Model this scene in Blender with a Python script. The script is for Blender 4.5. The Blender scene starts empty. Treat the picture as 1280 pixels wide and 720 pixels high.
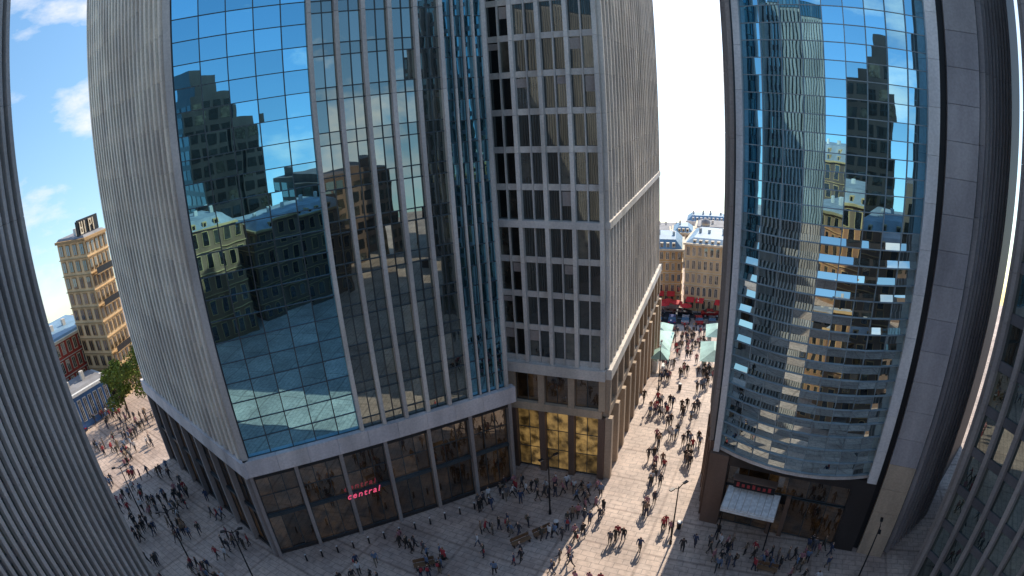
import bpy, math, random
import numpy as np
from mathutils import Vector, Matrix
random.seed(7)
R=random.Random(11)
scene=bpy.context.scene
COL=scene.collection

# ---------------------------------------------------------------- materials
def newmat(name):
    m=bpy.data.materials.new(name); m.use_nodes=True
    nt=m.node_tree; nt.nodes.clear()
    out=nt.nodes.new('ShaderNodeOutputMaterial')
    return m,nt,out
def N(nt,t,**k):
    n=nt.nodes.new(t)
    for a,b in k.items(): setattr(n,a,b)
    return n
def L(nt,a,b): nt.links.new(a,b)
def math_n(nt,op,a,b=None,c=None):
    n=N(nt,'ShaderNodeMath',operation=op)
    for i,v in enumerate((a,b,c)):
        if v is None: continue
        if isinstance(v,(int,float)): n.inputs[i].default_value=v
        else: L(nt,v,n.inputs[i])
    return n.outputs[0]
def mixc(nt,f,a,b,mode='MIX'):
    n=N(nt,'ShaderNodeMix',data_type='RGBA',blend_type=mode)
    if isinstance(f,(int,float)): n.inputs[0].default_value=f
    else: L(nt,f,n.inputs[0])
    for i,v in ((6,a),(7,b)):
        if isinstance(v,(tuple,list)): n.inputs[i].default_value=(*v[:3],1)
        else: L(nt,v,n.inputs[i])
    return n.outputs[2]
def ramp(nt,f,stops):
    n=N(nt,'ShaderNodeValToRGB'); L(nt,f,n.inputs[0])
    e=n.color_ramp.elements
    while len(e)<len(stops): e.new(.5)
    for i,(p,c) in enumerate(stops):
        e[i].position=p; e[i].color=(*c,1) if len(c)==3 else c
    return n.outputs[0]
def stone(name,col,rough=.8,amp=.18,scale=.5,stretch=.25,metal=0,fine=6.0):
    m,nt,out=newmat(name)
    tc=N(nt,'ShaderNodeTexCoord')
    mp=N(nt,'ShaderNodeMapping'); mp.inputs['Scale'].default_value=(1,1,stretch)
    L(nt,tc.outputs['Object'],mp.inputs[0])
    n1=N(nt,'ShaderNodeTexNoise'); n1.inputs['Scale'].default_value=scale; n1.inputs['Detail'].default_value=4
    L(nt,mp.outputs[0],n1.inputs[0])
    n2=N(nt,'ShaderNodeTexNoise'); n2.inputs['Scale'].default_value=fine; n2.inputs['Detail'].default_value=1
    L(nt,tc.outputs['Object'],n2.inputs[0])
    lo=tuple(c*(1-amp*1.6) for c in col); hi=tuple(min(1,c*(1+amp)) for c in col)
    c=ramp(nt,n1.outputs[0],[(.3,lo),(.7,hi)])
    g=ramp(nt,n2.outputs[0],[(.3,(.85,.85,.85)),(.7,(1.0,1.0,1.0))])
    c=mixc(nt,1,c,g,'MULTIPLY')
    at=N(nt,'ShaderNodeAttribute'); at.attribute_name='tint'
    t=ramp(nt,at.outputs['Fac'],[(0,(.84,.84,.86)),(1,(1.0,.99,.97))])
    c=mixc(nt,1,c,t,'MULTIPLY')
    p=N(nt,'ShaderNodeBsdfPrincipled')
    L(nt,c,p.inputs['Base Color']); p.inputs['Roughness'].default_value=rough; p.inputs['Metallic'].default_value=metal
    L(nt,p.outputs[0],out.inputs[0]); return m
def glass(name,tint=(.42,.80,1.0),inner=((.004,.012,.016),(.02,.05,.06),(.10,.11,.09)),refl=.88,wave=.003,wscale=.6,emit=0,ecol=(1,.6,.25)):
    m,nt,out=newmat(name)
    tc=N(nt,'ShaderNodeTexCoord')
    n1=N(nt,'ShaderNodeTexNoise'); n1.inputs['Scale'].default_value=wscale; n1.inputs['Detail'].default_value=1
    L(nt,tc.outputs['Object'],n1.inputs[0])
    b=N(nt,'ShaderNodeBump'); b.inputs['Strength'].default_value=1; b.inputs['Distance'].default_value=wave
    L(nt,n1.outputs[0],b.inputs['Height'])
    at=N(nt,'ShaderNodeAttribute'); at.attribute_name='tint'
    c=ramp(nt,at.outputs['Fac'],[(0,inner[0]),(.75,inner[1]),(.97,inner[2])])
    n3=N(nt,'ShaderNodeTexNoise'); n3.inputs['Scale'].default_value=1.3; n3.inputs['Detail'].default_value=3
    L(nt,tc.outputs['Object'],n3.inputs[0])
    v=ramp(nt,n3.outputs[0],[(.35,(.3,.3,.3)),(.65,(1,1,1))])
    c=mixc(nt,1,c,v,'MULTIPLY')
    d=N(nt,'ShaderNodeBsdfPrincipled'); d.inputs['Roughness'].default_value=.4; L(nt,c,d.inputs['Base Color'])
    if emit:  # warm interior light painted as a glow in the pane
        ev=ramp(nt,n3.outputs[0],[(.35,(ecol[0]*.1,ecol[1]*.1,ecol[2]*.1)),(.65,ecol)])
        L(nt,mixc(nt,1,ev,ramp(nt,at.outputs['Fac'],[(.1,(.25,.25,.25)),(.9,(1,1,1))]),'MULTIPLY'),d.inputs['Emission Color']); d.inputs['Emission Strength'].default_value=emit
    g=N(nt,'ShaderNodeBsdfGlossy'); g.inputs['Roughness'].default_value=.01
    gt=mixc(nt,at.outputs['Fac'],tuple(x*.8 for x in tint),tint)
    L(nt,gt,g.inputs['Color']); L(nt,b.outputs[0],g.inputs['Normal'])
    mx=N(nt,'ShaderNodeMixShader')
    fac=math_n(nt,'MULTIPLY_ADD',at.outputs['Fac'],.1,refl-.05)
    L(nt,fac,mx.inputs[0])
    L(nt,d.outputs[0],mx.inputs[1]); L(nt,g.outputs[0],mx.inputs[2]); L(nt,mx.outputs[0],out.inputs[0])
    return m
def plain(name,col,rough=.6,metal=0,emit=0):
    m,nt,out=newmat(name)
    tc=N(nt,'ShaderNodeTexCoord'); n2=N(nt,'ShaderNodeTexNoise'); n2.inputs['Scale'].default_value=4; n2.inputs['Detail'].default_value=0
    L(nt,tc.outputs['Object'],n2.inputs[0])
    c=ramp(nt,n2.outputs[0],[(.3,tuple(x*.85 for x in col)),(.7,tuple(min(1,x*1.1) for x in col))])
    p=N(nt,'ShaderNodeBsdfPrincipled'); L(nt,c,p.inputs['Base Color']); p.inputs['Roughness'].default_value=rough; p.inputs['Metallic'].default_value=metal
    if emit: p.inputs['Emission Color'].default_value=(*col,1); p.inputs['Emission Strength'].default_value=emit
    L(nt,p.outputs[0],out.inputs[0]); return m

M={}
M['glassA']=glass('glass_blue_curtain',tint=(.34,.78,1.0))
M['glassFin']=glass('glass_dark_teal',tint=(.58,.70,.68),refl=.52,inner=((.003,.010,.012),(.015,.04,.042),(.20,.14,.05)))
M['glassB']=glass('glass_smoked',tint=(.40,.46,.46),refl=.32,inner=((.002,.003,.004),(.01,.014,.015),(.16,.14,.10)))
M['glassC']=glass('glass_sky_curtain',tint=(.42,.80,1.0))
M['glassL']=glass('glass_lower_bronze',tint=(.66,.82,.86),refl=.82)
M['glassShop']=glass('glass_shopfront',tint=(.55,.55,.52),refl=.34,inner=((.002,.002,.002),(.012,.009,.006),(.10,.06,.025)),emit=.05,ecol=(.6,.32,.12))
M['glassGlow']=glass('glass_shopfront_gold_glow',tint=(.8,.66,.4),refl=.35,inner=((.02,.014,.006),(.12,.08,.03),(.4,.27,.1)),emit=.6,ecol=(.9,.55,.18))  # gold reflections and lit interior painted as tint and glow in the glass
M['conc']=stone('precast_white',(.82,.76,.68))
M['concF']=stone('fascia_stone',(.76,.71,.69))
M['concA']=stone('fin_cladding_sunlit',(.88,.79,.68))  # lighter than the front fins: sunlight on the left face painted in
M['concB']=stone('fin_cladding_light_grey',(.68,.63,.57))
M['concP']=stone('pier_grey_stone',(.42,.39,.39))
M['concG']=stone('cladding_grey_brown',(.40,.35,.32))
M['concD']=stone('cladding_dark_grey',(.17,.16,.165))
M['concE']=stone('cladding_grey_fin',(.54,.50,.46))
M['alu']=stone('aluminium_frame',(.80,.77,.74),rough=.45)
M['mull']=stone('mullion_dark',(.05,.07,.08),rough=.4)
M['mullL']=stone('mullion_light',(.30,.36,.38),rough=.4)
M['dark']=stone('dark_core',(.02,.022,.025),rough=.6)
M['darkst']=stone('dark_granite',(.045,.038,.036),rough=.35)
M['brownst']=stone('brown_stone',(.20,.13,.095),rough=.6)
M['brownw']=stone('warm_brown_stone',(.36,.20,.11),rough=.7)
M['beige']=stone('beige_stone',(.58,.45,.32))
M['ochre']=stone('ochre_sunlit_render',(.80,.50,.22),amp=.12)  # warm light tone paints golden sun into the shaded far facade
M['ochre2']=stone('sand_sunlit_render',(.88,.64,.36),amp=.12)  # golden sunlight put into the wall colour of fronts facing away from the sun
M['cream']=stone('cream_trim',(.88,.76,.56),amp=.1)
M['brownb']=stone('ochre_brown_render',(.5,.32,.15),amp=.12)
M['haze1']=stone('haze_paled_render',(.76,.75,.74),amp=.1)  # distance haze painted in by paling the wall colour
M['roofb']=stone('zinc_roof',(.26,.42,.55),rough=.5,amp=.15)
M['roofg']=stone('roof_grey',(.34,.34,.35))
M['win']=glass('window_dark',tint=(.4,.45,.5),refl=.3,inner=((.01,.01,.012),(.03,.03,.03),(.15,.12,.08)))
M['redb']=stone('red_render',(.6,.09,.06)); M['blueb']=stone('blue_cladding',(.10,.25,.55))
M['red']=plain('red_fabric',(.7,.03,.03)); M['green']=stone('green_canvas',(.50,.75,.64),rough=.6)
M['white']=plain('white_paint',(.75,.75,.73)); M['black']=plain('black_metal',(.03,.03,.033),.4,.6)
M['wood']=stone('bench_wood',(.25,.14,.07),fine=15)
M['signred']=plain('red_sign_letters',(.85,.10,.2),emit=.7)
M['signdark']=plain('dark_red_letters',(.35,.04,.04))
M['asph']=stone('asphalt',(.055,.055,.058),rough=.9,stretch=1)
M['rubber']=plain('tyre_rubber',(.02,.02,.02),.8)
M['lampg']=plain('lamp_glass',(.7,.7,.65),.2)
M['leafA']=stone('foliage',(.18,.24,.03),amp=.5,scale=1.2,stretch=1); M['bark']=stone('bark',(.09,.06,.04))

def paving():
    m,nt,out=newmat('plaza_paving')
    tc=N(nt,'ShaderNodeTexCoord')
    mp=N(nt,'ShaderNodeMapping'); mp.inputs['Rotation'].default_value=(0,0,math.radians(28)); L(nt,tc.outputs['Object'],mp.inputs[0])
    b=N(nt,'ShaderNodeTexBrick'); L(nt,mp.outputs[0],b.inputs[0])
    b.inputs['Scale'].default_value=1
    b.inputs['Brick Width'].default_value=1.2; b.inputs['Row Height'].default_value=.6; b.inputs['Mortar Size'].default_value=.02
    b.inputs['Color1'].default_value=(.66,.51,.41,1); b.inputs['Color2'].default_value=(.57,.45,.37,1); b.inputs['Mortar'].default_value=(.26,.21,.19,1)
    b2=N(nt,'ShaderNodeTexBrick'); L(nt,mp.outputs[0],b2.inputs[0]); b2.offset=0
    b2.inputs['Scale'].default_value=1; b2.inputs['Brick Width'].default_value=7.2; b2.inputs['Row Height'].default_value=4.8; b2.inputs['Mortar Size'].default_value=.14
    b2.inputs['Mortar Smooth'].default_value=0
    b2.inputs['Color1'].default_value=(1,1,1,1); b2.inputs['Color2'].default_value=(.90,.90,.92,1); b2.inputs['Mortar'].default_value=(.72,.70,.70,1)
    c=mixc(nt,1,b.outputs[0],b2.outputs[0],'MULTIPLY')
    n=N(nt,'ShaderNodeTexNoise'); n.inputs['Scale'].default_value=.22; n.inputs['Detail'].default_value=7; L(nt,tc.outputs['Object'],n.inputs[0])
    c=mixc(nt,1,c,ramp(nt,n.outputs[0],[(.35,(.68,.66,.66)),(.62,(1,1,1))]),'MULTIPLY')
    n=N(nt,'ShaderNodeTexNoise'); n.inputs['Scale'].default_value=2.2; n.inputs['Detail'].default_value=5; L(nt,tc.outputs['Object'],n.inputs[0])
    c=mixc(nt,1,c,ramp(nt,n.outputs[0],[(.38,(.78,.78,.78)),(.55,(1,1,1))]),'MULTIPLY')
    p=N(nt,'ShaderNodeBsdfPrincipled'); p.inputs['Roughness'].default_value=.6; L(nt,c,p.inputs['Base Color']); L(nt,p.outputs[0],out.inputs[0])
    return m
M['pave']=paving()

# terrain height: the street between the towers runs downhill beyond the plaza
def gh(x,y):
    w=max(0,min(1,(x+5)/15)); r=math.hypot(x,y-25)
    return -w*max(0,min(12.0,.27*(y-62))) - (0 if r<135 else (r-135)*.34)

# ---------------------------------------------------------------- mesh builder
class MB:
    def __init__(s): s.v=[]; s.f=[]; s.m=[]; s.t=[]; s.mats=[]
    def mi(s,k):
        if k not in s.mats: s.mats.append(k)
        return s.mats.index(k)
    def face(s,pts,mat,t=None):
        i=len(s.v); s.v.extend(pts); s.f.append(tuple(range(i,i+len(pts)))); s.m.append(s.mi(mat)); s.t.append(R.random() if t is None else t)
    def hexa(s,b,t4,mat,t=None):
        i=len(s.v); s.v.extend(b); s.v.extend(t4); k=s.mi(mat); tt=R.random() if t is None else t
        for f in ((3,2,1,0),(4,5,6,7),(0,1,5,4),(1,2,6,5),(2,3,7,6),(3,0,4,7)):
            s.f.append(tuple(i+j for j in f)); s.m.append(k); s.t.append(tt)
    def box(s,x0,x1,y0,y1,z0,z1,mat,t=None):
        s.hexa([(x0,y0,z0),(x1,y0,z0),(x1,y1,z0),(x0,y1,z0)],[(x0,y0,z1),(x1,y0,z1),(x1,y1,z1),(x0,y1,z1)],mat,t)
    def prism(s,poly,z0,z1,mat):
        n=len(poly); a=sum(poly[i][0]*poly[(i+1)%n][1]-poly[(i+1)%n][0]*poly[i][1] for i in range(n))
        if a<0: poly=poly[::-1]
        for i in range(n):
            p,q=poly[i],poly[(i+1)%n]
            s.face([(p[0],p[1],z0),(q[0],q[1],z0),(q[0],q[1],z1),(p[0],p[1],z1)],mat,.5)
        s.face([(p[0],p[1],z1) for p in poly],mat,.5)
    def cyl(s,x,y,z0,z1,r0,r1,mat,n=10):
        a=[(x+r0*math.cos(2*math.pi*i/n),y+r0*math.sin(2*math.pi*i/n),z0) for i in range(n)]
        b=[(x+r1*math.cos(2*math.pi*i/n),y+r1*math.sin(2*math.pi*i/n),z1) for i in range(n)]
        i0=len(s.v); s.v.extend(a+b); k=s.mi(mat); t=R.random()
        for i in range(n):
            j=(i+1)%n; s.f.append((i0+i,i0+j,i0+n+j,i0+n+i)); s.m.append(k); s.t.append(t)
        s.f.append(tuple(i0+n+i for i in range(n))); s.m.append(k); s.t.append(t)
    def build(s,name,parent=None,smooth=False):
        me=bpy.data.meshes.new(name); me.from_pydata(s.v,[],s.f)
        for k in s.mats: me.materials.append(M[k])
        me.polygons.foreach_set('material_index',s.m)
        at=me.attributes.new('tint','FLOAT','FACE'); at.data.foreach_set('value',s.t)
        if smooth: me.polygons.foreach_set('use_smooth',[True]*len(s.f))
        me.update()
        ob=bpy.data.objects.new(name,me); COL.objects.link(ob)
        if parent: ob.parent=parent
        return ob
def empty(name,loc=(0,0,0)):
    e=bpy.data.objects.new(name,None); e.empty_display_size=1; e.location=loc; COL.objects.link(e); return e

class Fac:
    """facade frame: a -> b left to right as seen from outside"""
    def __init__(s,mb,a,b):
        s.mb=mb; s.a=a; d=(b[0]-a[0],b[1]-a[1]); s.L=math.hypot(*d); s.u=(d[0]/s.L,d[1]/s.L); s.n=(s.u[1],-s.u[0])
    def P(s,q,n,z): return (s.a[0]+s.u[0]*q+s.n[0]*n, s.a[1]+s.u[1]*q+s.n[1]*n, z)
    def box(s,q0,q1,n0,n1,z0,z1,mat,t=None):
        P=s.P
        s.mb.hexa([P(q0,n1,z0),P(q1,n1,z0),P(q1,n0,z0),P(q0,n0,z0)],[P(q0,n1,z1),P(q1,n1,z1),P(q1,n0,z1),P(q0,n0,z1)],mat,t)
    def pane(s,q0,q1,z0,z1,n,mat,tilt=.004,t=None,rake=0):
        w=(q1-q0)/2; h=(z1-z0)/2
        a=R.gauss(0,tilt)*w; b=(R.gauss(0,tilt)+rake)*h
        P=s.P
        s.mb.face([P(q0,n-a-b,z0),P(q1,n+a-b,z0),P(q1,n+a+b,z1),P(q0,n-a+b,z1)],mat,t)
    def grid(s,q0,q1,z0,z1,cols,rh,mat,mull,n=.15,mw=.06,tilt=.004,md=.06,hmw=None):
        w=(q1-q0)/cols; rows=max(1,round((z1-z0)/rh)); h=(z1-z0)/rows; hmw=hmw or mw
        for i in range(cols):
            for j in range(rows):
                s.pane(q0+i*w,q0+(i+1)*w,z0+j*h,z0+(j+1)*h,n,mat,tilt)
        for i in range(cols+1):
            q=q0+i*w; s.box(q-mw/2,q+mw/2,n-.05,n+md+.003,z0,z1,mull)
        for j in range(rows+1):
            z=z0+j*h; s.box(q0,q1,n-.05,n+md,z-hmw/2,z+hmw/2,mull)
    def fins(s,q0,q1,count,w,d,z0,z1,mat,n=.1,seg=6.4):
        for i in range(count):
            q=q0+(q1-q0)*i/(count-1)
            z=z0
            while z<z1-.01:
                zz=min(z1,z+seg); s.box(q-w/2,q+w/2,n,n+d,z+.012,zz-.012,mat); z=zz

# ---------------------------------------------------------------- footprints
A0=(-41.3,48.0); A1=(-21.9,34.0); A2=(-1.1,45.0); A3=(-6,62); A4=(-22,64)
B0=(-3.0,48.8); B1=(7.6,44.4); B2=(20.0,74.0); B3=(6,80); B4=(-4,66)
C0=(18.0,43.0); C1=(15.9,36.8); C2=(28.0,28.6); C3=(30.1,27.0); C4=(37.6,30.2); C5=(50,38); C6=(45,58)
ZA=60; ZF=10.6

# ---------------------------------------------------------------- tower A
TA=empty('office_tower',(0,0,0))
core=MB(); core.prism([A0,A1,A2,A3,A4],0,ZA,'dark'); core.build('core',TA)
g=MB(); f=Fac(g,A1,A2)
Lf=f.L; s1=10.1; s2=19.9
f.grid(.35,s1,ZF,ZA,5,1.62,'glassA','mull',mw=.08,tilt=.004,hmw=.06)
ncol=5; w=(s2-s1)/ncol
z=ZF
while z<ZA-.1:
    for i in range(ncol):
        a=s1+i*w
        f.pane(a,a+w/2,z+.9,z+3.2,.15,'glassFin',.008); f.pane(a+w/2,a+w,z+.9,z+3.2,.15,'glassFin',.008)
        f.pane(a,a+w,z,z+.9,.14,'glassFin',.004,t=.1)
    f.box(s1,s2,.1,.22,z-.04,z+.04,'mull'); f.box(s1,s2,.1,.22,z+.86,z+.94,'mull')
    z+=3.2
for i in range(ncol): f.box(s1+(i+.5)*w-.03,s1+(i+.5)*w+.03,.1,.25,ZF,ZA,'mull')
f.grid(s2,Lf-.1,ZF,ZA,4,1.62,'glassA','mull',mw=.07,tilt=.006)
g.build('curtain_wall',TA)
fm=MB(); f=Fac(fm,A1,A2)
f.fins(s1,s2,ncol+1,.32,.5,ZF,ZA,'concB')
f.fins(s2+1.0,Lf-.95,3,.14,.35,ZF,ZA,'concB')
f.box(-.25,.28,.05,.5,ZF,ZA,'concB'); f.box(Lf-.2,Lf+.15,.0,.35,ZF,ZA,'concB')
f2=Fac(fm,A0,A1)
f2.fins(.2,f2.L-.35,23,.42,.40,ZF,ZA,'concA',seg=3.2)
fm.build('fins',TA)
g=MB(); f2=Fac(g,A0,A1)
z=ZF
while z<ZA-.1:
    for i in range(22):
        a=.2+i*(f2.L-.55)/22; b=a+(f2.L-.55)/22
        f2.pane(a,b,z+1.1,z+3.2,.12,'glassFin',.004)
        f2.box(a,b,.05,.22,z,z+1.1,'concA')
    z+=3.2
g.build('side_windows',TA)
fa=MB()
for a,b in ((A0,A1),(A1,A2)):
    f=Fac(fa,a,b); n=int(f.L/2.6)
    for i in range(n):
        q0=-.6 if i==0 else i*f.L/n+.01; q1=f.L+.6 if i==n-1 else (i+1)*f.L/n-.01
        if a is A1 and i==0: q0=-.25
        f.box(q0,q1,.0,.72,9.05,ZF-.02,'concF')
    f.box(.2,f.L-.2,.0,.5,8.6,9.04,'dark')
fa.build('fascia_band',TA)
b=MB()
for a,bb,n in ((A0,A1,7),(A1,A2,6)):
    f=Fac(b,a,bb); w=f.L/n
    for i in range(n):
        f.grid(i*w+.2,(i+1)*w-.2,4.6,8.6,3,2.0,'glassShop','mull',n=.05,tilt=.01)
        f.grid(i*w+.2,(i+1)*w-.2,.3,4.3,3,4.0,'glassShop','mull',n=.05,tilt=.01)
        f.box(i*w+.2,(i+1)*w-.2,.0,.3,4.3,4.6,'mull')
        f.box(i*w+.2,(i+1)*w-.2,.0,.25,0,.3,'darkst')
    for i in range(n+1):
        f.box(i*w-.16,i*w+.16,.02,.62,0,9.04,'concG')
b.build('ground_floor_shopfront',TA)
rf=MB(); rf.prism([(p[0]*.98-.3,p[1]*.98+1) for p in (A0,A1,A2,A3,A4)],ZA,ZA+1.2,'concB'); rf.build('roof_parapet',TA)
f=Fac(None,A1,A2)
cu=bpy.data.curves.new('shop_lettering','FONT'); cu.body='central'; cu.size=.85; cu.extrude=.03; cu.shear=.3; cu.space_character=1.25; cu.materials.append(M['signred'])
so_=bpy.data.objects.new('shop_lettering',cu); COL.objects.link(so_); so_.parent=TA
so_.matrix_local=Matrix(((f.u[0],0,f.n[0],0),(f.u[1],0,f.n[1],0),(0,1,0,0),(0,0,0,1)))
so_.location=f.P(7.4,.68,4.3)

# ---------------------------------------------------------------- tower B
TB=empty('office_tower')
core=MB(); core.prism([B0,B1,B2,B3,B4],-6,ZA,'dark'); core.build('core',TB)
ZB=12.0
g=MB(); c=MB(); f=Fac(g,B0,B1); fc=Fac(c,B0,B1)
nb=5; w=f.L/nb; fl=3.1; z=ZB
while z<ZA-.1:
    for i in range(nb):
        a=i*w
        for k in range(2):
            f.pane(a+k*w/2,a+(k+1)*w/2,z+.55,z+fl,.1,'glassB',.01)
            if R.random()<.15: f.box(a+k*w/2+.12,a+(k+1)*w/2-.12,.03,.13,z+fl-R.uniform(.4,1.4),z+fl-.1,'concG')
        fc.box(a+.15,a+w/2-.06,.08,.22,z,z+.52,'concB'); fc.box(a+w/2+.06,a+w-.15,.08,.22,z,z+.52,'concB')
    z+=fl
for i in range(nb):
    q=(i+.5)*w; fc.box(q-.055,q+.055,.08,.36,ZB,ZA,'concB')
fc.fins(0,f.L,nb+1,.34,.5,ZB,ZA,'conc',seg=3.1)
f=Fac(g,B1,B2); fc=Fac(c,B1,B2); n2=24; w=f.L/n2; z=ZB
while z<ZA-.1:
    for i in range(n2):
        f.pane(i*w,(i+1)*w,z+.9,z+fl,.1,'glassB',.01)
        fc.box(i*w+.1,(i+1)*w-.1,.06,.22,z,z+.9,'concB')
    z+=fl
fc.fins(.15,f.L-.1,n2+1,.28,.4,ZB,ZA,'conc',seg=3.1)
for aa,bb in ((B0,B1),(B1,B2)):
    ff=Fac(c,aa,bb)
    ff.box(-.1,ff.L+.1,.05,.62,24.4,25.0,'conc'); ff.box(-.3,ff.L+.3,.05,.8,ZB-1.0,ZB-.01,'conc'); ff.box(0,ff.L,.0,.6,7.0,7.8,'beige')
g.build('windows',TB); c.build('fins_and_spandrels',TB)
b=MB()
f=Fac(b,B0,B1); n=4; w=f.L/n
for i in range(n):
    f.grid(i*w+.3,(i+1)*w-.3,7.8,10.95,2,3.1,'glassShop','mull',n=.1,tilt=.01)
    f.grid(i*w+.3,(i+1)*w-.3,.2,7.0,2,2.3,'glassGlow','mull',n=.1,tilt=.01)
for i in range(n+1):
    f.box(i*w-.3,i*w+.3,.05,.65,0,7.0,'brownst'); f.box(i*w-.3,i*w+.3,.05,.55,7.8,11,'beige')
f=Fac(b,B1,B2); n=11; w=f.L/n
for i in range(n):
    f.grid(i*w+.3,(i+1)*w-.3,7.8,10.95,2,3.1,'glassShop','mull',n=.1,tilt=.01)
    f.grid(i*w+.3,(i+1)*w-.3,.2,7.0,2,3.4,'glassShop','mull',n=.1,tilt=.01)
f.box(.3,f.L,.0,.18,-6,.2,'brownst')
for i in range(n+1):
    f.box(i*w-.32,i*w+.32,.05,.95,-5,7.0,'beige'); f.box(i*w-.25,i*w+.25,.05,.7,7.8,11,'beige')
b.build('podium',TB)
rf=MB(); rf.prism([(p[0]*.97+.2,p[1]*.97+1.5) for p in (B0,B1,B2,B3,B4)],ZA,ZA+1.2,'concB'); rf.build('roof_parapet',TB)

# ---------------------------------------------------------------- tower C
TC=empty('curved_glass_tower'); ZC=58; zb=8.2
core=MB(); core.prism([C0,C1,C2,C3,C4,C5,C6],0,ZC,'dark'); core.build('core',TC)
fr=Fac(None,C1,C2)
P0=fr.P(.55,.35,0)[:2]; P1=fr.P(fr.L-1.15,.35,0)[:2]
sag=1.5; nseg=9
arc=[]
for i in range(nseg+1):
    s=i/nseg; off=sag*(1-(2*s-1)**2)
    arc.append((P0[0]+(P1[0]-P0[0])*s+fr.n[0]*off,P0[1]+(P1[1]-P0[1])*s+fr.n[1]*off))
g=MB()
for i in range(nseg):
    f=Fac(g,arc[i],arc[i+1]); rows=42; h=(ZC-zb)/rows
    for j in range(rows):
        zz=zb+j*h; low=zz<26
        if low:
            f.pane(0,f.L,zz+h*.42,zz+h,0,'glassL',.02,rake=0)
            f.pane(0,f.L,zz,zz+h*.42,.04,'glassL',.03,rake=-.16)
            P=f.P
            g.hexa([P(0,.24,zz-.02),P(f.L,.24,zz-.02),P(f.L,-.02,zz-.02),P(0,-.02,zz-.02)],[P(0,.24,zz+.03),P(f.L,.24,zz+.03),P(f.L,-.02,zz+.03),P(0,-.02,zz+.03)],'mullL')
        else:
            f.pane(0,f.L,zz,zz+h,0,'glassC',.004)
            f.box(0,f.L,-.05,.05,zz-.03,zz+.03,'mullL')
    f.box(-.03,.03,-.05,.08,zb,ZC,'mullL')
g.build('curved_curtain_wall',TC)
c=MB(); 
c.prism(arc+[fr.P(fr.L-1.15,-.2,0)[:2],fr.P(.55,-.2,0)[:2]],zb-.5,zb-.06,'alu')
c.prism(arc+[fr.P(fr.L-1.15,-.2,0)[:2],fr.P(.55,-.2,0)[:2]],ZC,ZC+.5,'alu')
f=Fac(c,C1,C2)
z=zb-.5
while z<ZC:
    zz=min(ZC,z+3.1)
    f.box(.05,.52,.0,.75,z+.01,zz-.01,'alu'); f.box(f.L-1.13,f.L-.3,.0,1.05,z+.01,zz-.01,'alu'); z=zz
c.build('frame',TC)
c=MB(); f=Fac(c,C2,C3)
z=0
while z<ZC:
    f.box(.35,f.L+.1,.02,.7,z+.01,z+2.38,'concP' if z>8 else 'beige'); z+=2.4
f.box(-.15,.3,.0,.12,0,ZC,'dark')
c.build('stone_pier',TC)
c=MB(); f=Fac(c,C3,C4); f.fins(.5,f.L-.2,9,.34,.5,0,ZC,'concP',seg=4.8)
f=Fac(c,C0,C1); f.fins(.2,f.L-.2,7,.2,.4,zb,ZC,'concG',seg=4.8); c.build('side_fins',TC)
g=MB(); f=Fac(g,C3,C4); f.grid(.2,f.L,0,ZC,8,3.0,'glassFin','mull'); f=Fac(g,C0,C1); f.grid(.1,f.L-.1,zb,ZC,6,3.0,'glassFin','mull'); g.build('side_windows',TC)
b=MB(); f=Fac(b,C1,C2)
f.box(-.15,1.5,.05,.9,0,7.6,'brownst'); f.box(1.5,f.L-.2,.05,.7,6.6,7.6,'darkst'); f.box(f.L-2.2,f.L-.2,.05,.7,0,6.6,'darkst')
f.grid(1.5,f.L-2.2,4.4,6.6,6,2.2,'glassShop','mull',n=.2,tilt=.01)
f.grid(1.5,6.0,.2,4.2,3,4,'glassShop','mull',n=.2,tilt=.01)
f.grid(7.5,f.L-2.2,.2,4.2,3,4,'glassShop','mull',n=.2,tilt=.01)
f.box(6.0,6.4,.1,.6,0,4.4,'brownst'); f.box(7.1,7.5,.1,.6,0,4.4,'brownst')
f.pane(6.4,7.1,0,3.4,.25,'glassShop')
f2=Fac(b,C0,C1); f2.box(0,f2.L,.0,.4,7.0,zb,'brownst')
for i in range(4): f2.box(i*f2.L/3-.3 if i else 0,i*f2.L/3+.3 if i<3 else f2.L-.1,.02,.5,0,7.0,'brownst')
f3=Fac(b,C0,C1); f3.grid(.3,f3.L-.4,.2,7,3,3.4,'glassShop','mull',n=.08)
b.build('ground_floor',TC)
cn=MB(); f=Fac(cn,C1,C2)
P=f.P
cn.hexa([P(1.9,3.0,3.9),P(6.6,3.0,3.9),P(6.6,.75,4.5),P(1.9,.75,4.5)],[P(1.9,3.0,4.02),P(6.6,3.0,4.02),P(6.6,.75,4.62),P(1.9,.75,4.62)],'white')
for k in range(9):
    q=1.93+4.64*k/8; cn.hexa([P(q-.03,3.03,3.95),P(q+.03,3.03,3.95),P(q+.03,.75,4.55),P(q-.03,.75,4.55)],[P(q-.03,3.03,4.06),P(q+.03,3.03,4.06),P(q+.03,.75,4.66),P(q-.03,.75,4.66)],'concB')
f.box(1.9,6.6,3.01,3.1,3.6,3.9,'white')
for q in (2.1,6.4): cn.cyl(*P(q,2.8,0)[:2],0,3.9,.06,.06,'black')
cn.build('entrance_canopy',TC)
sg=MB(); f=Fac(sg,C1,C2); f.box(2.4,6.0,.75,1.5,5.1,5.9,'black')
for k in range(7): f.box(2.65+k*.46,2.9+k*.46,1.5,1.54,5.3,5.6 if k%3 else 5.72,'signdark')
f.box(2.3,6.1,.74,1.6,5.9,5.98,'brownst')
sg.build('fascia_sign',TC)

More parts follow.
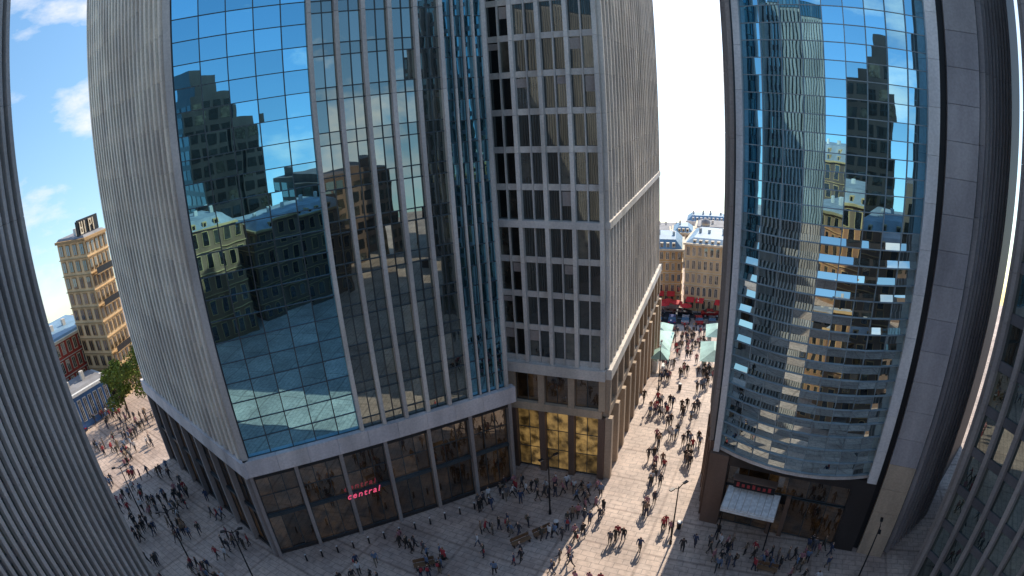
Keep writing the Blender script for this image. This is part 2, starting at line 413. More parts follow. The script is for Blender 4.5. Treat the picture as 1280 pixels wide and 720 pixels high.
# ---------------------------------------------------------------- tower D, E
TD=empty('office_tower'); D1=(31.2,22.6); D0=(45,31); D2=(33.5,8); D3=(60,5)
core=MB(); core.prism([D0,D1,D2,D3],0,52,'dark')
core.build('core',TD)
c=MB(); 
for aa,bb,n in ((D1,D2,9),(D0,D1,12)):
    f=Fac(c,aa,bb)
    f.fins(0.1,f.L-.1,n,.36,.55,0,52,'concG',seg=3.3)
    z=0
    while z<51:
        f.grid(.1,f.L-.1,z+.7,z+3.3,n-1,2.6,'glassFin','mull',n=.12,mw=.05); f.box(.0,f.L,.05,.2,z,z+.7,'concD'); z+=3.3
c.build('facade',TD)
TE=empty('finned_office_tower'); E1=(-28,23.4); E0=(-28.6,-22); E2=(-46,23.6); E3=(-48,-22)
core=MB(); core.prism([E0,E1,E2,E3],0,50,'dark'); core.build('core',TE)
c=MB()
for aa,bb,n in ((E0,E1,72),(E1,E2,26)):
    f=Fac(c,aa,bb)
    f.fins(.2,f.L-.15,n,.26,.50,0,50,'concE',seg=6.6)
    z=0
    while z<49.5:
        f.grid(.2,f.L-.2,z+.7,z+3.3,n-1,2.6,'glassFin','mull',n=.1,mw=.05); f.box(.0,f.L-.05,.05,.14,z,z+.7,'concD'); z+=3.3
c.build('facade',TE)

# ---------------------------------------------------------------- classical / small buildings
def windows_on(f,L,z0,z1,floors,bays,wall,trim,arch_ground=False,ww=.45,simple=False):
    fh=(z1-z0)/floors; bw=L/bays
    for j in range(floors):
        for i in range(bays):
            q=(i+.5)*bw; a=z0+j*fh+fh*.22; t=z0+j*fh+fh*.82; hw=bw*ww/2
            if arch_ground and j<2: t-=hw*.6
            f.box(q-hw-.1,q+hw+.1,-.05,.10,a-.12,t+.12,trim)
            f.pane(q-hw,q+hw,a,t,.125,'win')
            if arch_ground and j<2:
                n=8; pts=[f.P(q+hw*math.cos(math.pi*k/n),.13,t+hw*math.sin(math.pi*k/n)) for k in range(n+1)]
                f.mb.face(pts,'win')
                for k in range(n):
                    a0=math.pi*k/n; a1=math.pi*(k+1)/n; r0=hw; r1=hw+.14
                    f.mb.face([f.P(q+r0*math.cos(a0),.15,t+r0*math.sin(a0)),f.P(q+r1*math.cos(a0),.15,t+r1*math.sin(a0)),f.P(q+r1*math.cos(a1),.15,t+r1*math.sin(a1)),f.P(q+r0*math.cos(a1),.15,t+r0*math.sin(a1))],trim)
            if not simple: f.box(q-.03,q+.03,.1,.15,a,t,trim)
        f.box(-.1,L+.1,-.05,.2,z0+(j+1)*fh-.1,z0+(j+1)*fh,trim)
def block(name,a,b,depth,z0,z1,floors,bays,wall,trim,roof,arch=False,sidebays=4,mans=0,extra=None,simple=False,base=14):
    E=empty(name); mb=MB(); f=Fac(mb,a,b)
    c=(b[0]-f.n[0]*depth,b[1]-f.n[1]*depth); d=(a[0]-f.n[0]*depth,a[1]-f.n[1]*depth)
    mb.prism([a,b,c,d],z0-base,z1,wall); mb.build('walls',E)
    w=MB(); f=Fac(w,a,b); windows_on(f,f.L,z0,z1,floors,bays,wall,trim,arch,simple=simple)
    f.box(-.4,f.L+.4,-.3,.5,z1-.05,z1+.35,trim)
    fs=Fac(w,d,a); windows_on(fs,fs.L,z0,z1,floors,sidebays,wall,trim,arch,simple=simple); fs.box(0,fs.L,-.3,.5,z1-.04,z1+.33,trim)
    fs=Fac(w,b,c); windows_on(fs,fs.L,z0,z1,floors,sidebays,wall,trim,arch,simple=simple); fs.box(0,fs.L,-.3,.5,z1-.04,z1+.33,trim)
    w.build('windows_and_cornices',E)
    r=MB(); f=Fac(r,a,b); L0=f.L
    P=f.P; i=1.6 if mans else .3
    r.hexa([P(0,0,z1+.35),P(L0,0,z1+.35),P(L0,-depth,z1+.35),P(0,-depth,z1+.35)],[P(i,-i,z1+.35+max(mans,.3)),P(L0-i,-i,z1+.35+max(mans,.3)),P(L0-i,-depth+i,z1+.35+max(mans,.3)),P(i,-depth+i,z1+.35+max(mans,.3))],roof)
    for k in range(int(L0/3.1)):
        q=1.7+k*3.1+R.uniform(-.6,.6)
        if q>L0-1: break
        f.box(q-.3,q+.3,-depth*.5,-depth*.5+.6,z1+.35,z1+R.uniform(1.1,1.7)+max(mans,.3),'conc')
    if mans:
        for k in range(bays):
            q=(k+.5)*L0/bays
            if 1.2<q<L0-1.2: f.box(q-.35,q+.35,-1.2,-.25,z1+.35,z1+.35+mans*.7,trim); f.pane(q-.22,q+.22,z1+.5,z1+.25+mans*.65,-.24,'win')
    if extra: extra(r,f)
    r.build('roof',E)
    return E
def cupola(q,n,zb_,r,h,mat='roofb'):
    def fn(mb,f):
        x,y,_=f.P(q,n,0); mb.cyl(x,y,zb_,zb_+h*.45,r,r,'cream',12)
        for k in range(5):
            a0=k/5*math.pi/2; a1=(k+1)/5*math.pi/2
            mb.cyl(x,y,zb_+h*.45+math.sin(a0)*r,zb_+h*.45+math.sin(a1)*r,r*math.cos(a0)*1.08,r*max(.03,math.cos(a1))*1.08,mat,12)
        mb.cyl(x,y,zb_+h*.45+r,zb_+h*.45+r+h*.3,.07,.02,mat,6)
    return fn
def pol(az,d): a=math.radians(az); return (d*math.sin(a),d*math.cos(a))
block('ochre_apartment_building',pol(10.5,126),pol(17.9,125),12,-12,.8,5,12,'ochre','cream','roofb',mans=1.8)
block('classical_arcade_building',pol(18.2,122),pol(27,120),14,-12,3.2,5,14,'ochre2','cream','roofb',arch=True,mans=.9)
block('hazed_apartment_building',pol(12,152),pol(16.6,152),9,-16,-2.2,5,9,'haze1','cream','roofg')
block('hazed_apartment_building',pol(16.9,163),pol(19.0,163),9,-18,-4.4,5,5,'haze1','cream','roofb',mans=1.4)
block('hazed_apartment_building',pol(19.3,150),pol(25,150),9,-16,.2,6,11,'haze1','cream','roofg',extra=cupola(2.4,-2,.5,1.2,2.2,'roofg'))
block('hazed_apartment_building',pol(13,190),pol(18,190),9,-28,-9.8,5,10,'haze1','haze1','roofg')
block('hazed_apartment_building',pol(18.3,182),pol(22.5,182),9,-28,-5.0,6,10,'haze1','haze1','roofb',mans=1.5)
# left street
br=block('ochre_hotel_building',pol(-43.6,86),pol(-41.2,90),6.5,0,24.6,10,5,'ochre2','brownb','roofg',sidebays=4)
mb=MB(); f=Fac(mb,pol(-43.6,86),pol(-41.2,90))
f.box(.1,f.L-.3,-1.2,-1.0,25.3,27.5,'black')
for k in range(5): f.box(.2+k*1.2,.35+k*1.2,-1.6,-1.22,25.1,27.3,'black')
for (qq,fl_) in ((.8,'U'),(1.9,'l'),(3.0,'P'),(4.0,'l')):
    f.box(qq-.35,qq-.17,-.95,-.8,25.4,27.2,'cream')
    if fl_!='l':
        f.box(qq+.17,qq+.35,-.95,-.8,25.4 if fl_=='U' else 26.3,27.2,'cream'); f.box(qq-.16,qq+.16,-.95,-.8,25.4 if fl_=='U' else 26.95,25.65 if fl_=='U' else 27.2,'cream'); f.box(qq-.16,qq+.16,-.96,-.81,26.2,26.4,'cream')
for z in (7.3,14.6,19.4):
    f.box(.5,f.L-.5,.1,1.0,z-.15,z,'brownb'); f.box(.5,f.L-.5,.95,1.0,z,z+.9,'black')
mb.build('rooftop_sign_and_balconies',br)
block('red_shop_building',pol(-50.5,88),pol(-44.2,94),10,0,10.8,4,9,'redb','cream','roofb')
block('blue_shop_pavilion',pol(-50,80),pol(-45.2,83),5,0,5.2,1,7,'blueb','white','roofg')
# buildings across the square behind (seen in the glass)
def slab(name,x0,x1,y0,y1,h,wall,glassm,fl=3.2,bay=2.6,step=None):
    E=empty(name); c=MB(); pts=[(x0,y0),(x1,y0),(x1,y1),(x0,y1)]; c.prism(pts,-3,h,wall)
    if step: c.prism([(x0+2,y0+2),(x1-3,y0+2),(x1-3,y1-2),(x0+2,y1-2)],h,h+step,wall)
    c.build('walls',E); g=MB()
    for a,b in (((x1,y1),(x0,y1)),((x0,y1),(x0,y0)),((x1,y0),(x1,y1))):
        f=Fac(g,a,b); n=int(f.L/bay); w=f.L/n; z=1
        while z<h-fl:
            for i in range(n): f.pane(i*w+.35,(i+1)*w-.35,z+.8,z+fl-.3,.06,glassm)
            z+=fl
    g.build('windows',E)
slab('dark_office_tower',12,23,-52,-38,44,'darkst','glassB',step=4)
slab('dark_office_tower',25,31,-50,-40,38,'darkst','glassB',step=3)
slab('dark_office_tower',62,76,-20,-6,46,'darkst','glassB')
slab('dark_office_tower',-8,2,-50,-40,41,'darkst','glassB',step=2)
slab('dark_office_tower',-28,-20,-54,-44,27,'darkst','glassB',step=2)
slab('dark_office_tower',38,60,-46,-28,21,'brownst','glassB',step=2)
block('brown_stone_block',(10,-18),(-10,-20),14,0,20,5,9,'brownw','ochre','roofg',simple=True,base=1,mans=1.5)
block('brick_arcade_block',(34,-16),(13,-18),14,0,17,5,9,'brownst','brownb','roofg',simple=True,base=1,arch=True,mans=1.5)
block('brown_stone_block',(-13,-22),(-27,-24),14,0,16,5,7,'brownw','brownb','roofg',simple=True,base=1)
block('brown_stone_block',(-20,-62),(-62,-60),14,0,22,6,14,'brownst','ochre','roofg',simple=True,base=1,mans=2)

# ---------------------------------------------------------------- ground
mb=MB(); rings=[0,12,25]+[30+4*k for k in range(28)]+[150,180,240,340,500,800,1300,2200]; nn=120
cx,cy=0,25
vs=[];fs=[]
for ri,r in enumerate(rings):
    for k in range(nn):
        a=2*math.pi*k/nn; x,y=cx+r*math.cos(a),cy+r*math.sin(a); vs.append((x,y,gh(x,y)))
for ri in range(len(rings)-1):
    for k in range(nn):
        k2=(k+1)%nn
        fs.append((ri*nn+k,(ri+1)*nn+k,(ri+1)*nn+k2,ri*nn+k2) if ri else (0,nn+k,nn+k2))
mb.v=vs; mb.f=fs; mb.m=[mb.mi('pave')]*len(fs); mb.t=[.5]*len(fs)
mb.build('ground')
ZR=-12
def strip_poly(name,pts,z,mat):
    m=MB(); m.face([(x,y,z) for x,y in pts],mat,.5); return m.build(name)
strip_poly('road',[(14,112.5),(60,99.5),(62,107.5),(14,121)],ZR+.02,'asph')
m=MB(); f=Fac(m,(14,117),(61,103.6))
for k in range(14): 
    q=1+k*3.4; m.face([f.P(q,-.07,ZR+.026),f.P(q+1.8,-.07,ZR+.026),f.P(q+1.8,.07,ZR+.026),f.P(q,.07,ZR+.026)],'white',.5)
m.build('road_markings')
m=MB()
for p,q in (((14,112.3),(60,99.3)),((14,121.2),(62,107.7))):
    f=Fac(m,p,q); f.box(0,f.L,0,.25,ZR-.3,ZR+.14,'conc')
m.build('kerb')

# ---------------------------------------------------------------- cars
def car(loc,rot,paint,i):
    key='paint%d'%i
    if key not in M: M[key]=plain('car_paint_%d'%i,paint,.25,.3)
    E=empty('parked_car',(loc[0],loc[1],gh(loc[0],loc[1])+.022)); E.rotation_euler=(0,0,rot)
    mb=MB()
    prof=[(-2.15,.35),(-2.2,.75),(-2.05,.92),(-1.5,.98),(-.95,1.42),(.45,1.44),(1.15,1.0),(2.0,.85),(2.2,.6),(2.15,.35)]
    L_=[(x,-.86+(.14 if z>1.2 else 0)+(.05 if z<.5 else 0),z) for x,z in prof]; R_=[(x,-y,z) for x,y,z in L_]
    n=len(prof)
    mb.face(L_,key,.5); mb.face(R_[::-1],key,.5)
    for k in range(n):
        j=(k+1)%n
        mt='win' if k in (3,5) else key
        mb.face([L_[k],R_[k],R_[j],L_[j]],mt,.5)
    for sy in (-1,1):
        mb.face([(-1.3,sy*.868,1.0),(-.85,sy*.76,1.36),(.4,sy*.76,1.37),(.95,sy*.868,1.02)],'win',.2)
    for x in (-2.21,2.21):
        for sy in (-.6,.6): mb.box(x-.03,x+.03,sy-.18,sy+.18,.62,.76,'lampg' if x>0 else 'red')
    mb.build('body',E)
    w=MB()
    for x in (-1.35,1.35):
        for sy in (-.82,.82):
            n=14; a=[(x+.33*math.cos(2*math.pi*k/n),sy-.1,.33+.33*math.sin(2*math.pi*k/n)) for k in range(n)]; b=[(p[0],sy+.1,p[2]) for p in a]
            w.face(a,'rubber',.3); w.face(b[::-1],'rubber',.3)
            for k in range(n): w.face([a[k],b[k],b[(k+1)%n],a[(k+1)%n]],'rubber',.3)
            sd=1 if sy>0 else -1
            w.face([(x+.19*math.cos(2*math.pi*k/10),sy+sd*.105,.33+.19*math.sin(2*math.pi*k/10)) for k in range(10)],'alu',.5)
    w.build('wheels',E)
pc=[(.03,.03,.035),(.6,.6,.6),(.45,.03,.03),(.05,.08,.2),(.7,.7,.68),(.1,.1,.11),(.3,.3,.32)]
fr_=Fac(None,(14,112.3),(60,99.3))
for k in range(11):
    p=fr_.P(11+k*2.9,-2.7,0); car(p,math.radians(74+R.uniform(-5,5)),pc[(k*3+1)%7],(k*3+1)%7)
for k in range(6):
    p=fr_.P(9.5+k*6.3,-6.6,0); car(p,math.radians(-16+R.uniform(-3,3)),pc[(k*2+3)%7],(k*2+3)%7)
for k,(x,y) in enumerate([(-66,56),(-70,59.5),(-62,52.5)]): car((x,y),math.radians(140),pc[(k+1)%7],(k+1)%7)

# ---------------------------------------------------------------- kiosks, awnings
def stall(x,y,rot,w,d,name='market_stall'):
    E=empty(name,(x,y,gh(x,y))); E.rotation_euler=(0,0,rot); m=MB()
    for sx in (-1,1):
        for sy in (-1,1): m.cyl(sx*(w/2-.1),sy*(d/2-.1),-.9,2.5,.05,.05,'white',8)
    e=.25; z=2.5
    b=[(-w/2-e,-d/2-e,z),(w/2+e,-d/2-e,z),(w/2+e,d/2+e,z),(-w/2-e,d/2+e,z)]
    t=[(-w/2+w*.25,0-.05,z+.95),(w/2-w*.25,-.05,z+.95),(w/2-w*.25,.05,z+.95),(-w/2+w*.25,.05,z+.95)]
    m.hexa(b,t,'green'); 
    for (x0,x1,y0,y1) in ((-w/2-e,w/2+e,-d/2-e-.03,-d/2-e),(-w/2-e,w/2+e,d/2+e,d/2+e+.03)): m.box(x0,x1,y0,y1,z-.3,z+.02,'green')
    m.box(-w/2+.3,w/2-.3,-d/2+.2,-d/2+.7,-.8,1.0,'white'); m.box(-w/2+.3,w/2-.3,d/2-.7,d/2-.1,-.8,1.9,'white')
    m.build('canopy_and_counter',E)
stall(22.6,80.0,math.radians(68),7,3.6); stall(25.8,90,math.radians(68),5,3.2); stall(19.6,68.5,math.radians(68),2.2,2.0)
stall(27.2,67.5,math.radians(70),6,3.4); stall(34,84,math.radians(70),5,3.2)
def parasol(x,y,col='red'):
    E=empty('cafe_parasol',(x,y,gh(x,y))); m=MB(); m.cyl(0,0,0,2.3,.04,.03,'white',8); m.cyl(0,0,0,.1,.3,.28,'black',12); m.cyl(0,0,2.2,2.75,1.4,.05,col,8); m.cyl(0,0,2.08,2.2,1.42,1.4,col,8); m.build('canopy_pole_base',E)
for a,d in ((15.6,121),(16.6,121.4),(17.5,120.6),(18.5,118.8),(16.1,119.4)): parasol(*pol(a,d))
aw=MB(); f=Fac(aw,pol(18.2,122),pol(27,120)); g2=Fac(aw,pol(10.5,126),pol(17.9,125))
E=empty('shop_awning')
for ff,qs in ((f,(.8,3.0,7.4)),(g2,(10.5,13.0))):
    for q in qs: aw.hexa([ff.P(q,1.6,ZR+2.5),ff.P(q+1.8,1.6,ZR+2.5),ff.P(q+1.8,.25,ZR+3.2),ff.P(q,.25,ZR+3.2)],[ff.P(q,1.6,ZR+2.6),ff.P(q+1.8,1.6,ZR+2.6),ff.P(q+1.8,.25,ZR+3.3),ff.P(q,.25,ZR+3.3)],'red')
aw.build('fabric',E)

# ---------------------------------------------------------------- lamps, benches, bollards
def lamp(x,y,rot,h=6.5,double=True):
    E=empty('street_lamp',(x,y,gh(x,y))); E.rotation_euler=(0,0,rot); m=MB()
    m.cyl(0,0,-.1,.5,.14,.12,'black'); m.cyl(0,0,.5,h,.08,.045,'black')
    for s in ((-1,1) if double else (1,)):
        for k in range(3):
            x0=s*k*.2; x1=s*(k+1)*.2; z0=h-.3+.3*math.sin(k/3*1.57); z1=h-.3+.3*math.sin((k+1)/3*1.57)
            a,b=(x0,z0),(x1,z1)
            if s<0: a,b=b,a
            m.hexa([(a[0],-.03,a[1]-.03),(b[0],-.03,b[1]-.03),(b[0],.03,b[1]-.03),(a[0],.03,a[1]-.03)],[(a[0],-.03,a[1]+.03),(b[0],-.03,b[1]+.03),(b[0],.03,b[1]+.03),(a[0],.03,a[1]+.03)],'black')
        m.box(s*.75-.22,s*.75+.22,-.12,.12,h-.02,h+.08,'black'); m.box(s*.75-.17,s*.75+.17,-.09,.09,h-.07,h-.022,'lampg')
    m.build('pole_and_head',E)
for x,y,r in ((12.0,33.7,.5),(2.2,39.3,.5),(-22.8,29.6,.4),(-30.3,31.0,.6),(-39.5,36.5,.6),(17.2,60,1.2),(26.6,84,1.2),(36,100,1.2),(26,24.5,.9)): lamp(x,y,r)
def bench(x,y,rot):
    E=empty('park_bench',(x,y,0)); E.rotation_euler=(0,0,rot); m=MB()
    for k in range(4): m.box(-.9,.9,-.25+k*.13,-.15+k*.13,.42,.46,'wood')
    for k in range(3): m.box(-.9,.9,.27,.30,.52+k*.13,.62+k*.13,'wood')
    for s in (-.75,.72): m.box(s,s+.05,-.22,.26,0,.415,'black'); m.box(s,s+.05,.305,.34,.0,.9,'black')
    m.build('seat_backrest_legs',E)
for x,y,r in ((-.5,35.5,.5),(1.4,36.5,.5),(-8.5,33,.3),(19,28.4,-.6),(-34,36,-.6)): bench(x,y,r)
def litterbin(x,y):
    E=empty('litter_bin',(x,y,0)); m=MB(); m.cyl(0,0,0,.75,.2,.24,'black',14); m.cyl(0,0,.76,.86,.26,.18,'alu',14); m.build('bin',E)
for x,y in ((2.6,37.4),(-7,34),(13.2,35.5),(20,60)): litterbin(x,y)
m=MB()
for k in range(14):
    t=k/13; x=-19+17*t; y=33.2+8.7*t; m.cyl(x,y,0,.8,.08,.07,'black',10); m.cyl(x,y,.8,.88,.1,.03,'alu',10)
m.build('bollards')

# ---------------------------------------------------------------- trees
def tree(x,y,h,r,seed,name='street_tree'):
    rr=random.Random(seed); E=empty(name,(x,y,0)); t=MB()
    def limb(p,q,r0,r1):
        p=Vector(p);q=Vector(q); d=(q-p).normalized(); u=d.orthogonal().normalized(); v=d.cross(u); n=7
        a=[tuple(p+(u*math.cos(6.283*k/n)+v*math.sin(6.283*k/n))*r0) for k in range(n)]; b=[tuple(q+(u*math.cos(6.283*k/n)+v*math.sin(6.283*k/n))*r1) for k in range(n)]
        for k in range(n): t.face([a[k],a[(k+1)%n],b[(k+1)%n],b[k]],'bark',.5)
    limb((0,0,0),(.1,0,h*.38),.2,.14)
    cl=[]
    for k in range(12):
        a=rr.uniform(0,6.283); rad=rr.uniform(.25,.95)*r; z=h*rr.uniform(.42,.95)
        rad*=math.sqrt(max(.15,1-((z/h-.62)/.42)**2))
        e=(rad*math.cos(a),rad*math.sin(a),z); limb((.1,0,h*rr.uniform(.28,.4)),e,.08,.02); cl.append(e)
    t.build('trunk_and_limbs',E)
    lf=MB()
    for e in cl:
        cr=rr.uniform(.5,.95)*r*.5
        for k in range(240):
            v=Vector((rr.gauss(0,1),rr.gauss(0,1),rr.gauss(0,.8))); v=v.normalized()*cr*rr.uniform(.45,1.1)
            c=Vector(e)+v; s=rr.uniform(.07,.15); a=Vector((rr.gauss(0,1),rr.gauss(0,1),rr.gauss(0,1))).normalized(); b=a.orthogonal().normalized()
            lf.face([tuple(c-a*s*1.4),tuple(c+b*s),tuple(c+a*s*1.4),tuple(c-b*s)],'leafA')
    lf.build('foliage',E)
tree(-50.0,57.5,10.4,3.8,3); tree(-54.5,56.5,7.8,2.8,5); tree(-58.5,60,7.0,2.2,9)

# ---------------------------------------------------------------- people
skin_c=[(.55,.34,.24),(.42,.24,.16),(.6,.4,.3)]
shirt_c=[(.03,.03,.035),(.05,.05,.06),(.6,.6,.6),(.04,.035,.03),(.35,.04,.05),(.04,.06,.12),(.12,.18,.28),(.10,.10,.11),(.22,.16,.11),(.06,.06,.05),(.02,.02,.02),(.4,.18,.2)]
trou_c=[(.02,.02,.025),(.03,.035,.06),(.05,.06,.10),(.08,.07,.06),(.18,.15,.11),(.04,.04,.04)]
for k,c_ in enumerate(skin_c): M['skin%d'%k]=plain('skin_%d'%k,c_,.5)
for k,c_ in enumerate(shirt_c): M['shirt%d'%k]=plain('jacket_%d'%k,c_,.8)
for k,c_ in enumerate(trou_c): M['trou%d'%k]=plain('trousers_%d'%k,c_,.8)
for k,c_ in enumerate([(.02,.015,.01),(.06,.03,.015),(.25,.16,.08)]): M['hair%d'%k]=plain('hair_%d'%k,c_,.6)
M['shoe']=plain('shoes',(.03,.025,.02),.5)
def make_pose(step,arms,lean,sit=False):
    J={}; J['pel']=(0,0,.95); J['wst']=(0,lean*.3,1.12); J['chs']=(0,lean*.7,1.36); J['nck']=(0,lean,1.51); J['hd0']=(0,lean+.01,1.60); J['hd1']=(0,lean+.02,1.70)
    Rad=dict(pel=(.155,.115),wst=(.14,.10),chs=(.165,.115),nck=(.06,.06),hd0=(.08,.095),hd1=(.075,.09))
    E=[('pel','wst'),('wst','chs'),('chs','nck'),('nck','hd0'),('hd0','hd1')]
    for s,n in ((-1,'L'),(1,'R')):
        st=step*s; ar=arms*-s
        J['hip'+n]=(s*.09,0,.86); J['kne'+n]=(s*.10,st*.5+.04,.49); J['ank'+n]=(s*.10,st-.03*(st<0),.09+(.06 if st<0 else 0)); J['toe'+n]=(s*.115,st+.15,.045)
        J['sho'+n]=(s*.19,lean*.8,1.41); J['elb'+n]=(s*.25,lean*.6+ar*.5-.03,1.14); J['wri'+n]=(s*.25,lean*.5+ar+.08,.91); J['han'+n]=(s*.245,lean*.5+ar*1.15+.12,.80)
        Rad.update({'hip'+n:(.095,.1),'kne'+n:(.062,.065),'ank'+n:(.042,.045),'toe'+n:(.045,.035),'sho'+n:(.065,.065),'elb'+n:(.045,.045),'wri'+n:(.03,.03),'han'+n:(.035,.025)})
        E+=[('pel','hip'+n),('hip'+n,'kne'+n),('kne'+n,'ank'+n),('ank'+n,'toe'+n),('chs','sho'+n),('sho'+n,'elb'+n),('elb'+n,'wri'+n),('wri'+n,'han'+n)]
    names=list(J); me=bpy.data.meshes.new('p'); me.from_pydata([J[n] for n in names],[(names.index(a),names.index(b)) for a,b in E],[])
    ob=bpy.data.objects.new('p',me); COL.objects.link(ob)
    md=ob.modifiers.new('s','SKIN'); md.use_smooth_shade=True
    for i_,n in enumerate(names):
        sv=me.skin_vertices[0].data[i_]; sv.radius=Rad[n]; sv.use_root=(n=='pel')
    ss=ob.modifiers.new('u','SUBSURF'); ss.levels=1; ss.render_levels=1
    dg=bpy.context.evaluated_depsgraph_get(); ev=ob.evaluated_get(dg); m2=ev.to_mesh()
    V=np.array([v.co[:] for v in m2.vertices]); F=[tuple(p.vertices) for p in m2.polygons]
    segs=[(np.array(J[a]),np.array(J[b]),a,b) for a,b in E]
    Z=[]
    for fc_ in F:
        c_=V[list(fc_)].mean(0); best=None
        for a,b,na,nb_ in segs:
            d=b-a; t_=max(0,min(1,np.dot(c_-a,d)/np.dot(d,d))); dist=np.linalg.norm(c_-(a+d*t_))
            if best is None or dist<best[0]: best=(dist,na,nb_)
        nb_=best[2]
        if nb_.startswith('hd') : z_='hair' if (c_[2]>1.70 or c_[1]<lean-.01) else 'skin'
        elif nb_=='nck': z_='skin' if c_[2]>1.49 else 'shirt'
        elif nb_.startswith('han'): z_='skin'
        elif nb_.startswith('toe'): z_='shoe'
        elif nb_[:3] in('hip','kne','ank'): z_='trou'
        else: z_='shirt' if c_[2]>.93 or nb_[:3] in('elb','wri') else 'trou'
        Z.append(z_)
    ev.to_mesh_clear(); bpy.data.objects.remove(ob); 
    return V,F,Z
poses=[make_pose(.26,.2,.04),make_pose(-.26,-.2,.05),make_pose(.12,.1,.02),make_pose(-.12,-.08,.0),make_pose(.0,.04,0),make_pose(.33,.26,.08),make_pose(-.02,.22,.02)]
def add_person(mb,x,y,rot,local=False):
    V,F,Z=R.choice(poses); sc=R.uniform(.92,1.05); cs,sn=math.cos(rot),math.sin(rot)
    X=V[:,0]*sc*R.uniform(.95,1.12); Y=V[:,1]*sc
    ox,oy=(0,0) if local else (x,y); oz=0 if local else gh(x,y)
    P_=np.stack([X*cs-Y*sn+ox,X*sn+Y*cs+oy,V[:,2]*sc+.004+oz],1)
    i0=len(mb.v); mb.v.extend(map(tuple,P_.tolist()))
    mp={'skin':'skin%d'%R.randrange(3),'hair':'hair%d'%R.randrange(3),'shirt':'shirt%d'%R.randrange(12),'trou':'trou%d'%R.randrange(6),'shoe':'shoe'}
    mp={k:mb.mi(v) for k,v in mp.items()}
    for f_,z_ in zip(F,Z):
        mb.f.append(tuple(i0+j for j in f_)); mb.m.append(mp[z_]); mb.t.append(.5)
    if R.random()<.3:
        s=R.choice((-1,1)); bx,by=(s*.27,0) if R.random()<.5 else (0,-.17); hz=.85 if by==0 else 1.15
        pts=[]
        for dx,dy,dz in ((-.09,-.1,0),(.09,-.1,0),(.09,.1,0),(-.09,.1,0),(-.07,-.07,.34),(.07,-.07,.34),(.07,.07,.34),(-.07,.07,.34)):
            px,py=bx+dx*(1.6 if by else .6),by+dy*.8; pts.append((px*cs-py*sn+ox,px*sn+py*cs+oy,hz+dz+oz))
        mb.hexa(pts[:4],pts[4:],R.choice(('shirt0','shirt8','shirt4')),.5)
def inpoly(x,y,poly):
    r=False; n=len(poly)
    for i_ in range(n):
        a,b=poly[i_],poly[(i_+1)%n]
        if (a[1]>y)!=(b[1]>y) and x<(b[0]-a[0])*(y-a[1])/(b[1]-a[1])+a[0]: r=not r
    return r
foot=[[A0,A1,A2,A3,A4],[B0,B1,B2,B3,B4],[C0,C1,C2,C3,C4,C5,C6],[D0,D1,D2,D3],[E0,E1,E2,E3]]
placed=[]
def free(x,y,md=.55):
    for p in foot:
        for dx,dy in ((0,0),(1.2,0),(-1.2,0),(0,1.2),(0,-1.2),(.9,-.9),(-.9,-.9)):
            if inpoly(x+dx,y+dy,p): return False
    for (a,b) in placed:
        if (a-x)**2+(b-y)**2<md*md: return False
    return True
regions=[
 ([(-62,58),(-50,60),(-24,32),(-22,26),(-33,25),(-48,38)],200,(1,7)),
 ([(-18,31),(-16,28),(3,32),(8,43),(-1,43.5)],80,(1,7)),
 ([(-1,44),(8,43),(9,41),(-2,41)],22,(2,4)),
 ([(3,30),(14,30),(17,44),(24,60),(39,104),(30,106),(22,80),(9,45)],175,(1,5)),
 ([(14,36),(30,26),(32,20),(24,18),(11,29)],70,(1,6)),
]
crowd=[MB() for _ in range(5)]; npd=0
for ri,(poly,cnt,cl) in enumerate(regions):
    x0,x1=min(p[0] for p in poly),max(p[0] for p in poly); y0,y1=min(p[1] for p in poly),max(p[1] for p in poly)
    k=0; tries=0
    while k<cnt and tries<20000:
        tries+=1; x,y=R.uniform(x0,x1),R.uniform(y0,y1)
        if not inpoly(x,y,poly) or not free(x,y): continue
        base=R.uniform(0,6.283) if ri!=3 else R.choice((-.4,2.75))+R.uniform(-.4,.4)
        for j in range(R.randint(*cl)):
            px,py=x+(R.gauss(0,.9) if j else 0),y+(R.gauss(0,.7) if j else 0)
            if j and not free(px,py,.42): continue
            placed.append((px,py)); k+=1
            rot=base+R.uniform(-.3,.3)
            if R.random()<.15 and npd<45 and ri in(1,3,4) :
                m=MB(); add_person(m,0,0,rot,True); o=m.build('pedestrian',None,True); o.location=(px,py,gh(px,py)); npd+=1
            else: add_person(crowd[ri],px,py,rot)
for c_ in crowd: c_.build('crowd_of_pedestrians',None,True)

# ---------------------------------------------------------------- world / sun
SA,SE=math.radians(29),math.radians(42)
w=bpy.data.worlds.new('World'); scene.world=w; w.use_nodes=True; nt=w.node_tree; nt.nodes.clear()
out=N(nt,'ShaderNodeOutputWorld'); bg=N(nt,'ShaderNodeBackground'); bg.inputs[1].default_value=.15
tc=N(nt,'ShaderNodeTexCoord'); sep=N(nt,'ShaderNodeSeparateXYZ'); L(nt,tc.outputs['Generated'],sep.inputs[0])
z=math_n(nt,'MAXIMUM',math_n(nt,'MULTIPLY_ADD',sep.outputs[2],1.1,.33),.03)
cmb=N(nt,'ShaderNodeCombineXYZ'); L(nt,sep.outputs[0],cmb.inputs[0]); L(nt,sep.outputs[1],cmb.inputs[1]); L(nt,z,cmb.inputs[2])
nrm=N(nt,'ShaderNodeVectorMath',operation='NORMALIZE'); L(nt,cmb.outputs[0],nrm.inputs[0])
sky=N(nt,'ShaderNodeTexSky',sky_type='NISHITA'); sky.sun_disc=False; sky.sun_elevation=SE; sky.sun_rotation=SA; sky.air_density=1.6; sky.dust_density=.8; sky.ozone_density=2.0
L(nt,nrm.outputs[0],sky.inputs[0])
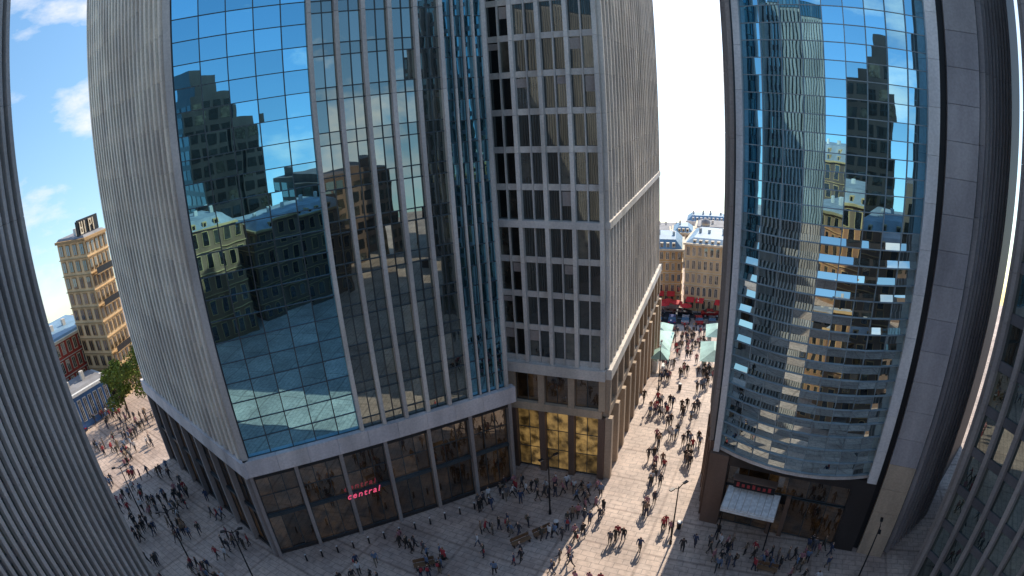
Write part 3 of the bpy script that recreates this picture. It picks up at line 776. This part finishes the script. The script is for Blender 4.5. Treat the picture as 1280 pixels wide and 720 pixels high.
hs=N(nt,'ShaderNodeHueSaturation'); hs.inputs['Saturation'].default_value=1.25; hs.inputs['Value'].default_value=1.4; L(nt,sky.outputs[0],hs.inputs['Color'])
mp=N(nt,'ShaderNodeMapping'); mp.inputs['Scale'].default_value=(1,1,2.2); mp.inputs['Location'].default_value=(0,0,.12); L(nt,tc.outputs['Generated'],mp.inputs[0])
n=N(nt,'ShaderNodeTexNoise'); n.inputs['Scale'].default_value=3.2; n.inputs['Detail'].default_value=9; n.inputs['Roughness'].default_value=.58; L(nt,mp.outputs[0],n.inputs[0])
cl=ramp(nt,n.outputs[0],[(.52,(0,0,0)),(.66,(1,1,1))])
c=mixc(nt,cl,hs.outputs[0],(7.2,7.2,7.3))
L(nt,c,bg.inputs[0]); L(nt,bg.outputs[0],out.inputs[0])
sl=bpy.data.lights.new('sun','SUN'); sl.energy=5; sl.angle=math.radians(.5); sl.color=(1,.88,.72)
so=bpy.data.objects.new('sun',sl); COL.objects.link(so)
d=Vector((math.sin(SA)*math.cos(SE),math.cos(SA)*math.cos(SE),math.sin(SE)))
so.rotation_euler=(-d).to_track_quat('-Z','Y').to_euler(); so.location=(30,60,120)

# ---------------------------------------------------------------- camera
cam=bpy.data.cameras.new('camera'); co=bpy.data.objects.new('camera',cam); COL.objects.link(co); scene.camera=co
cam.sensor_width=36; cam.sensor_fit='HORIZONTAL'; cam.lens=17; cam.clip_start=.1; cam.clip_end=6000
cam.type='PANO'
cc=cam.cycles if hasattr(cam,'cycles') and hasattr(cam.cycles,'panorama_type') else cam
cc.panorama_type='FISHEYE_EQUISOLID'; cc.fisheye_lens=20.2; cc.fisheye_fov=math.pi
Rt=Vector((.9982,-.0192,-.0564)); Fw=Vector((0,0.9465,-.3225))
Fw.normalize(); Rt=(Rt-Fw*Rt.dot(Fw)).normalized(); Up=Rt.cross(Fw)
mt=Matrix((Rt,Up,-Fw)).transposed().to_4x4(); mt.translation=Vector((0,0,35)); co.matrix_world=mt
scene.view_settings.view_transform='Standard'; scene.view_settings.look='None'; scene.view_settings.exposure=0
print('people',len(placed))
